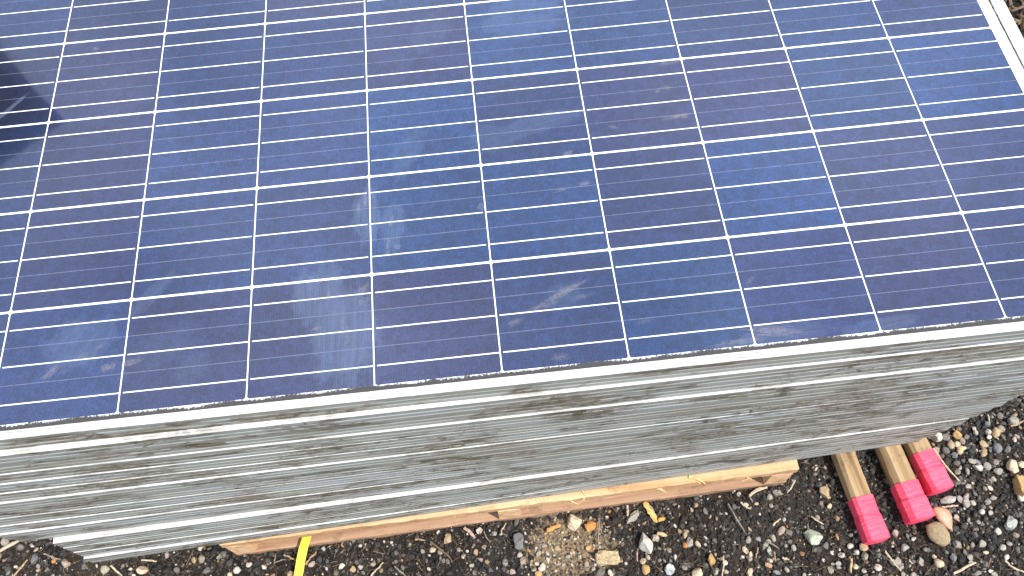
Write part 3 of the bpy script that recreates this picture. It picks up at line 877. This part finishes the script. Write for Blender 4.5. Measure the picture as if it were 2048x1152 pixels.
def clear(x, y, r):
    return not np.any((BL[:, 0] - x) ** 2 + (BL[:, 1] - y) ** 2 < (BL[:, 2] + r * .35) ** 2)
def under_stack(x, y): return -.50 < x < .49 and y > -.012
def sandy(x, y):
    c = at(1140, 1092, 0); return ((x - c.x) / .085) ** 2 + ((y - c.y) / .062) ** 2 < RNG.uniform(.5, 1.1)
def bare(x, y):
    """patches of trodden soil with little gravel, 0..1"""
    return .5 + .5 * math.sin(9.1 * x + 2.2 * math.sin(7 * y)) * math.sin(13 * y + 1.7 * math.sin(11 * x) + .6)
def scatter(n, x0, x1, y0, y1, lo, hi, kinds, mixp, keep=1.0):
    for _ in range(n):
        x, y = RNG.uniform(x0, x1), RNG.uniform(y0, y1)
        if under_stack(x, y): continue
        s = lo + (hi - lo) * RNG.random() ** 2.2
        if s > .006 and not clear(x, y, s): continue
        mp = mixp
        if s > .0048:
            right = 1.0 if x > .86 else (.9 if x > .55 else .78)
            if RNG.random() > right + .25 - .45 * (bare(x, y) - .5): continue
        if sandy(x, y):
            if s > .007: continue
            mp = (.15, .2, .15, .5)
        gravel.append(pebble(x, y, s, pick_col(mp), kinds[RNG.integers(len(kinds))], RNG.uniform(.3, .55)))
scatter(38000, -1.12, 1.22, -.30, .14, .0024, .0066, ['tiny'], (.78, .13, .04, .05))
scatter(15000, -1.12, 1.22, -.30, .14, .0054, .0115, ['mid'], (.78, .15, .035, .035))
scatter(700, -1.12, 1.22, -.30, .14, .0100, .0150, ['mid'], (.84, .13, .01, .02))
scatter(2600, .74, 1.22, -.16, .34, .0065, .0125, ['mid', 'mid', 'mid', 'round'], (.62, .31, .03, .04))
scatter(9000, .82, 1.9, .14, 1.7, .0035, .0100, ['tiny'], (.50, .24, .08, .18))
scatter(5000, -1.9, 1.9, -1.0, -.28, .0045, .0140, ['tiny'], (.62, .24, .08, .06))
scatter(2500, -1.9, -1.1, -.3, .9, .0045, .0140, ['tiny'], (.62, .24, .08, .06))
build_stuff('gravel', gravel, M['stone'], 'dark loose gravel with pale pebbles around the pallet', 'gravel')

# ------------------------------------------------------------------ twigs, straw, bark
def stick(px, w, col, label, name='twig', cat='twig', z=.011, flat=.8, group='dry twigs and straw on the gravel'):
    pts2 = []
    n = 7
    ctl = [at(u, v, z) for u, v in px]
    if len(ctl) == 2:
        bend = (ctl[1] - ctl[0]); nn = Vector((-bend.y, bend.x, 0)) * random.uniform(-.05, .05)
        ctl = [ctl[0], (ctl[0] + ctl[1]) / 2 + nn, ctl[1]]
    for i in range(n):
        t = i / (n - 1) * (len(ctl) - 1); k = min(int(t), len(ctl) - 2); f = t - k
        p = ctl[k].lerp(ctl[k + 1], f)
        pts2.append(p + Vector((random.gauss(0, .0004), random.gauss(0, .0004), random.gauss(0, .0005))))
    r = w * .00055
    V, F, C = tube(pts2, [r * random.uniform(.8, 1.1) * (1 if i < n - 2 else .75) for i in range(n)], 6, col, flat)
    o = mesh_obj(name, V, F, M['straw'], cols=C)
    tag(o, label, cat, group)
PALE_S, TAN_S, BRN_S, GRY_S = (.46, .38, .27), (.34, .235, .14), (.16, .10, .065), (.24, .20, .165)
stick([(-6, 1105), (42, 1079)], 7, PALE_S, 'thick pale straw at the left edge of the photo', 'straw', 'straw')
stick([(26, 1152), (54, 1120)], 4, TAN_S, 'tan twig at the bottom left below the thick straw')
stick([(88, 1107), (121, 1119)], 3, GRY_S, 'thin grey twig left of the jutting panel corner')
stick([(222, 1130), (244, 1151)], 3.2, PALE_S, 'pale twig beside the brightest cream stone', 'straw', 'straw')
stick([(-2, 1075), (18, 1057)], 3, GRY_S, 'grey twig running under the stack at the left edge')
stick([(283, 1121), (314, 1123)], 3, PALE_S, 'short pale straw close under the jutting lowest panels', 'straw', 'straw')
stick([(547, 1126), (572, 1119)], 2, GRY_S, 'thin twig lying left of the yellow strap, nearly level')
stick([(568, 1110), (593, 1121)], 3, TAN_S, 'tan twig touching the left side of the yellow strap')
stick([(611, 1128), (633, 1104)], 3.4, TAN_S, 'forked brown twig leaning right of the yellow strap')
stick([(549, 1125), (551, 1107)], 2, GRY_S, 'short upright twig left of the yellow strap')
stick([(741, 1152), (766, 1125)], 3, PALE_S, 'pale straw slanting between two white pebbles right of the strap', 'straw', 'straw')
stick([(861, 1084), (884, 1101), (898, 1112), (904, 1125)], 3, BRN_S, 'long bent brown twig below the middle of the pallet')
stick([(830, 1078), (851, 1081)], 3, TAN_S, 'brown twig close to the pallet near the tan stone')
stick([(928, 1056), (940, 1064), (950, 1076)], 6, (.44, .31, .24), 'flat pinkish strip of bark by the middle stringer', 'bark_strip', 'bark', group='bark and wood chips on the gravel')
stick([(968, 1062), (972, 1074), (982, 1085)], 1.8, GRY_S, 'curled thin stem by the bark strip')
stick([(789, 1132), (813, 1153)], 2.6, GRY_S, 'grey twig cut by the bottom edge right of the strap')
stick([(1198, 1036), (1197, 1106)], 2, GRY_S, 'long straight grey stem right of the orange bark chip')
stick([(1001, 1070), (1012, 1046)], 2.4, PALE_S, 'short pale straw under the pallet beside the middle stringer', 'straw', 'straw')
stick([(1255, 1010), (1255, 1031)], 4, PALE_S, 'pale stub sticking out under the pallet by the slab stone', 'straw', 'straw')
stick([(1274, 1103), (1275, 1123)], 2.6, (.40, .25, .20), 'pinkish upright twig left of the tall wedge stone')
stick([(1181, 1117), (1193, 1122)], 2.4, PALE_S, 'tiny straw at the left end of the brick-shaped stone', 'straw', 'straw')
stick([(1456, 1007), (1472, 1035), (1490, 1065)], 2.6, GRY_S, 'long grey twig in dark gravel below the pallet')
stick([(1481, 1004), (1501, 1018)], 3.2, PALE_S, 'pale twig just right of the long grey twig', 'straw', 'straw')
stick([(1546, 1051), (1561, 1038)], 3.4, PALE_S, 'short thick straw above the pinkish oval stone', 'straw', 'straw')
stick([(1447, 1112), (1448, 1128), (1444, 1153)], 3, PALE_S, 'pale bent stem at the bottom right of the ochre stone', 'straw', 'straw')
stick([(1537, 1085), (1559, 1098)], 2.2, GRY_S, 'thin stem among pale pebbles left of the greenish stone')
stick([(1623, 1033), (1648, 1049)], 2.6, PALE_S, 'pale straw above the large greenish stone', 'straw', 'straw')
stick([(1565, 1115), (1578, 1119)], 4, PALE_S, 'short white stub of straw below mid gravel', 'straw', 'straw')
stick([(1548, 1104), (1552, 1124)], 2.4, TAN_S, 'tan upright stem right of the narrow green stone')
stick([(1516, 1095), (1511, 1116)], 2.4, TAN_S, 'tan upright stem left of the narrow green stone')
stick([(1499, 991), (1514, 980), (1534, 974)], 6, (.50, .36, .25), 'tan splinter poking from under the right end of the pallet', 'wood_splinter', 'splinter', group='bark and wood chips on the gravel')
stick([(1498, 991), (1506, 1004)], 2.4, GRY_S, 'thin stem hanging from the tan splinter')
stick([(1772, 1103), (1803, 1143)], 3.2, PALE_S, 'pale straw lying below the end of the nearest peg', 'straw', 'straw')
stick([(1907, 1148), (1952, 1125)], 4.6, PALE_S, 'thick pale straw at the bottom right', 'straw', 'straw')
stick([(2010, 1121), (2026, 1136), (2052, 1146)], 3.4, PALE_S, 'curved pale straw in the bottom right corner', 'straw', 'straw')
stick([(1704, 1117), (1702, 1145)], 4, (.48, .34, .18), 'tan upright twig below the nearest taped peg')
stick([(1982, 1116), (1976, 1134)], 3, BRN_S, 'brown twig left of the curved pale straw')
stick([(1867, 897), (1890, 930), (1919, 962)], 3.6, (.55, .42, .28), 'long straw leaning along the farthest peg', 'straw', 'straw')
stick([(1884, 1014), (1916, 1011)], 3.4, (.50, .34, .26), 'pinkish twig just above the dry leaf')
stick([(1590, 962), (1583, 975), (1575, 986)], 2.6, PALE_S, 'pale straw at the right corner of the pallet', 'straw', 'straw', z=.03)
stick([(2022, 853), (2050, 840)], 3, TAN_S, 'tan twig beside the pale lumpy stone on the right')
stick([(1976, 828), (1978, 846)], 2.4, PALE_S, 'short pale straw near the right end of the stack', 'straw', 'straw')
stick([(1989, 872), (1997, 880)], 2.4, PALE_S, 'tiny straw below the tan oval pebble', 'straw', 'straw')
stick([(1618, 1060), (1616, 1046)], 1.6, GRY_S, 'tiny stem just above the large greenish stone')

def chip(px, w, col, label, z=.010):
    """a flat ragged piece of wood between two pixels"""
    a, b = at(*px[0], z), at(*px[1], z - .004)
    d = b - a; L = d.length; d.normalize(); s = Vector((-d.y, d.x, 0)).normalized(); w *= .00105
    V, F, C = [], [], []
    N = 9
    for i in range(N + 1):
        t = i / N
        ww = w * .5 * (.55 + .45 * math.sin(math.pi * (t * .8 + .15))) * random.uniform(.75, 1.2)
        if i == N: ww *= .3
        for k, zz in ((-1, 0), (-.3, .0022), (.4, .0026), (1, .0004), (.6, -.0012), (-.6, -.0012)):
            V.append(a + d * (L * t + random.uniform(-.0008, .0008)) + s * ww * k + Vector((0, 0, zz + .0015 * math.sin(t * 4))))
            f = random.uniform(.75, 1.2); C.append((col[0] * f, col[1] * f, col[2] * f, 1))
    for i in range(N):
        for k in range(6):
            q = (k + 1) % 6
            F.append((i * 6 + k, i * 6 + q, (i + 1) * 6 + q, (i + 1) * 6 + k))
    F.append(tuple(range(6))[::-1]); F.append(tuple(N * 6 + k for k in range(6)))
    o = mesh_obj('wood_chip', V, F, M['straw'], cols=C)
    tag(o, label, 'wood chip', 'bark and wood chips on the gravel'); fix(o)
chip([(1289, 1005), (1315, 1045)], 11, (.60, .36, .12), 'long orange wood splinter under the pallet by the slab stone')
chip([(1299, 1012), (1312, 1036)], 6, (.42, .32, .20), 'thin greyish splinter behind the long orange one')
chip([(1094, 1061), (1121, 1049)], 9, (.50, .25, .08), 'orange bark chip left of the large cream stone')
chip([(1172, 1057), (1191, 1047)], 16, (.46, .20, .06), 'curled orange bark chip right of the large cream stone')
chip([(1316, 1040), (1330, 1036)], 8, (.52, .27, .07), 'small orange chip at the tip of the long splinter')
chip([(1314, 1066), (1334, 1071)], 7, (.40, .30, .17), 'tan chip above the small triangular pale stone')
chip([(1530, 1128), (1545, 1133)], 8, (.34, .22, .13), 'brown chip near the bottom below the narrow green stone')

litter = []
def fibre(x, y, L, w, col, z):
    a = RNG.uniform(0, 6.283); dx, dy = math.cos(a), math.sin(a)
    z2 = z + RNG.normal(0, .002)
    sx, sy = -dy * w, dx * w
    bx, by = RNG.normal(0, L * .12, 2)
    V = []
    for t, zz in ((-.5, z), (0, z + abs(RNG.normal(0, .0012))), (.5, z2)):
        px, py = x + dx * L * t + (bx if t == 0 else 0), y + dy * L * t + (by if t == 0 else 0)
        V += [(px + sx, py + sy, zz), (px - sx, py - sy, zz), (px, py, zz + w * 1.2)]
    F = []
    for i in (0, 3):
        F += [(i, i + 1, i + 4, i + 3), (i + 1, i + 2, i + 5, i + 4), (i + 2, i, i + 3, i + 5)]
    return np.array(V), np.array(F), np.array(col)
FC = np.array([(.11, .07, .043), (.16, .105, .065), (.07, .045, .03), (.25, .185, .12), (.19, .125, .075)])
def litter_patch(n, x0, x1, y0, y1, lo, hi, wlo, whi, zlo=.004, zhi=.010, gate=True):
    for _ in range(n):
        x, y = RNG.uniform(x0, x1), RNG.uniform(y0, y1)
        if under_stack(x, y): continue
        if gate and RNG.random() > .15 + .85 * bare(x + .3, y * 1.3): continue
        litter.append(fibre(x, y, RNG.uniform(lo, hi), RNG.uniform(wlo, whi), FC[RNG.integers(5)] * RNG.uniform(.7, 1.2), RNG.uniform(zlo, zhi)))
litter_patch(7000, -1.12, 1.22, -.30, .12, .004, .016, .0002, .0005)
litter_patch(900, -1.12, 1.22, -.30, .12, .012, .030, .0003, .0006)
litter_patch(5200, 1.05, 2.0, .55, 1.9, .010, .045, .0012, .0045, .003, .014, False)
build_stuff('plant_litter', litter, M['straw'], 'brown plant fibres and bark shreds strewn over the soil', 'plant litter')

# ------------------------------------------------------------------ unseen building, guessed and added beyond the stack so its reflection darkens the glass
sh_dir = R(41)                                   # it faces the stack, 41 degrees left of straight ahead
fw = Vector((-math.sin(sh_dir), math.cos(sh_dir), 0)); lf = Vector((-math.cos(sh_dir), -math.sin(sh_dir), 0))
corner = Vector((-1.91, 2.29, 0))
sc_ = corner + lf * 1.25
unseen_shed = tag(empty('unseen_shed', (sc_.x, sc_.y, 0), sh_dir), 'unseen dark ribbed building, guessed and added for its reflection in the glass', 'unseen_shed')
SW, SDP, SH = 2.5, 1.8, 2.62
def ribbed(L, H, ribs, t=.014):
    pts = []
    for i in range(ribs):
        x = -L / 2 + L * i / ribs; p = L / ribs
        pts += [(x, 0), (x + p * .62, 0), (x + p * .72, -t), (x + p * .9, -t)]
    pts.append((L / 2, 0))
    V = [(x, y, z) for z in (0, H) for x, y in pts]; m = len(pts)
    V += [(x, .02, z) for z in (0, H) for x in (-L / 2, L / 2)]
    F = [(i, i + 1, m + i + 1, m + i) for i in range(m - 1)]
    b = 2 * m
    F += [(b, b + 2, b + 3, b + 1)]
    return V, F
for L, ox, oy, rz in ((SW, 0, 0, 0), (SW, 0, SDP, math.pi), (SDP, SW / 2, SDP / 2, math.pi / 2), (SDP, -SW / 2, SDP / 2, -math.pi / 2)):
    V, F = ribbed(L, SH, int(L / .18)); o = mesh_obj('wall', V, F, M['shed_dark'], unseen_shed, loc=(ox, oy, 0)); o.rotation_euler = (0, 0, rz)
bm = bmesh.new(); bm_box(bm, -SW / 2 - .02, SW / 2 + .02, -.02, SDP + .05, SH + .001, SH + .05, .004); bm_obj('roof', bm, M['shed_dark'], unseen_shed)
bm = bmesh.new(); bm_box(bm, -.9, -.1, -.045, -.017, .02, 2.05, .003); dr = bm_obj('door', bm, M['black'], unseen_shed)
bm = bmesh.new(); bm_box(bm, -.22, -.18, -.085, -.046, 1.0, 1.14, .004); bm_obj('handle', bm, M['string'], dr)
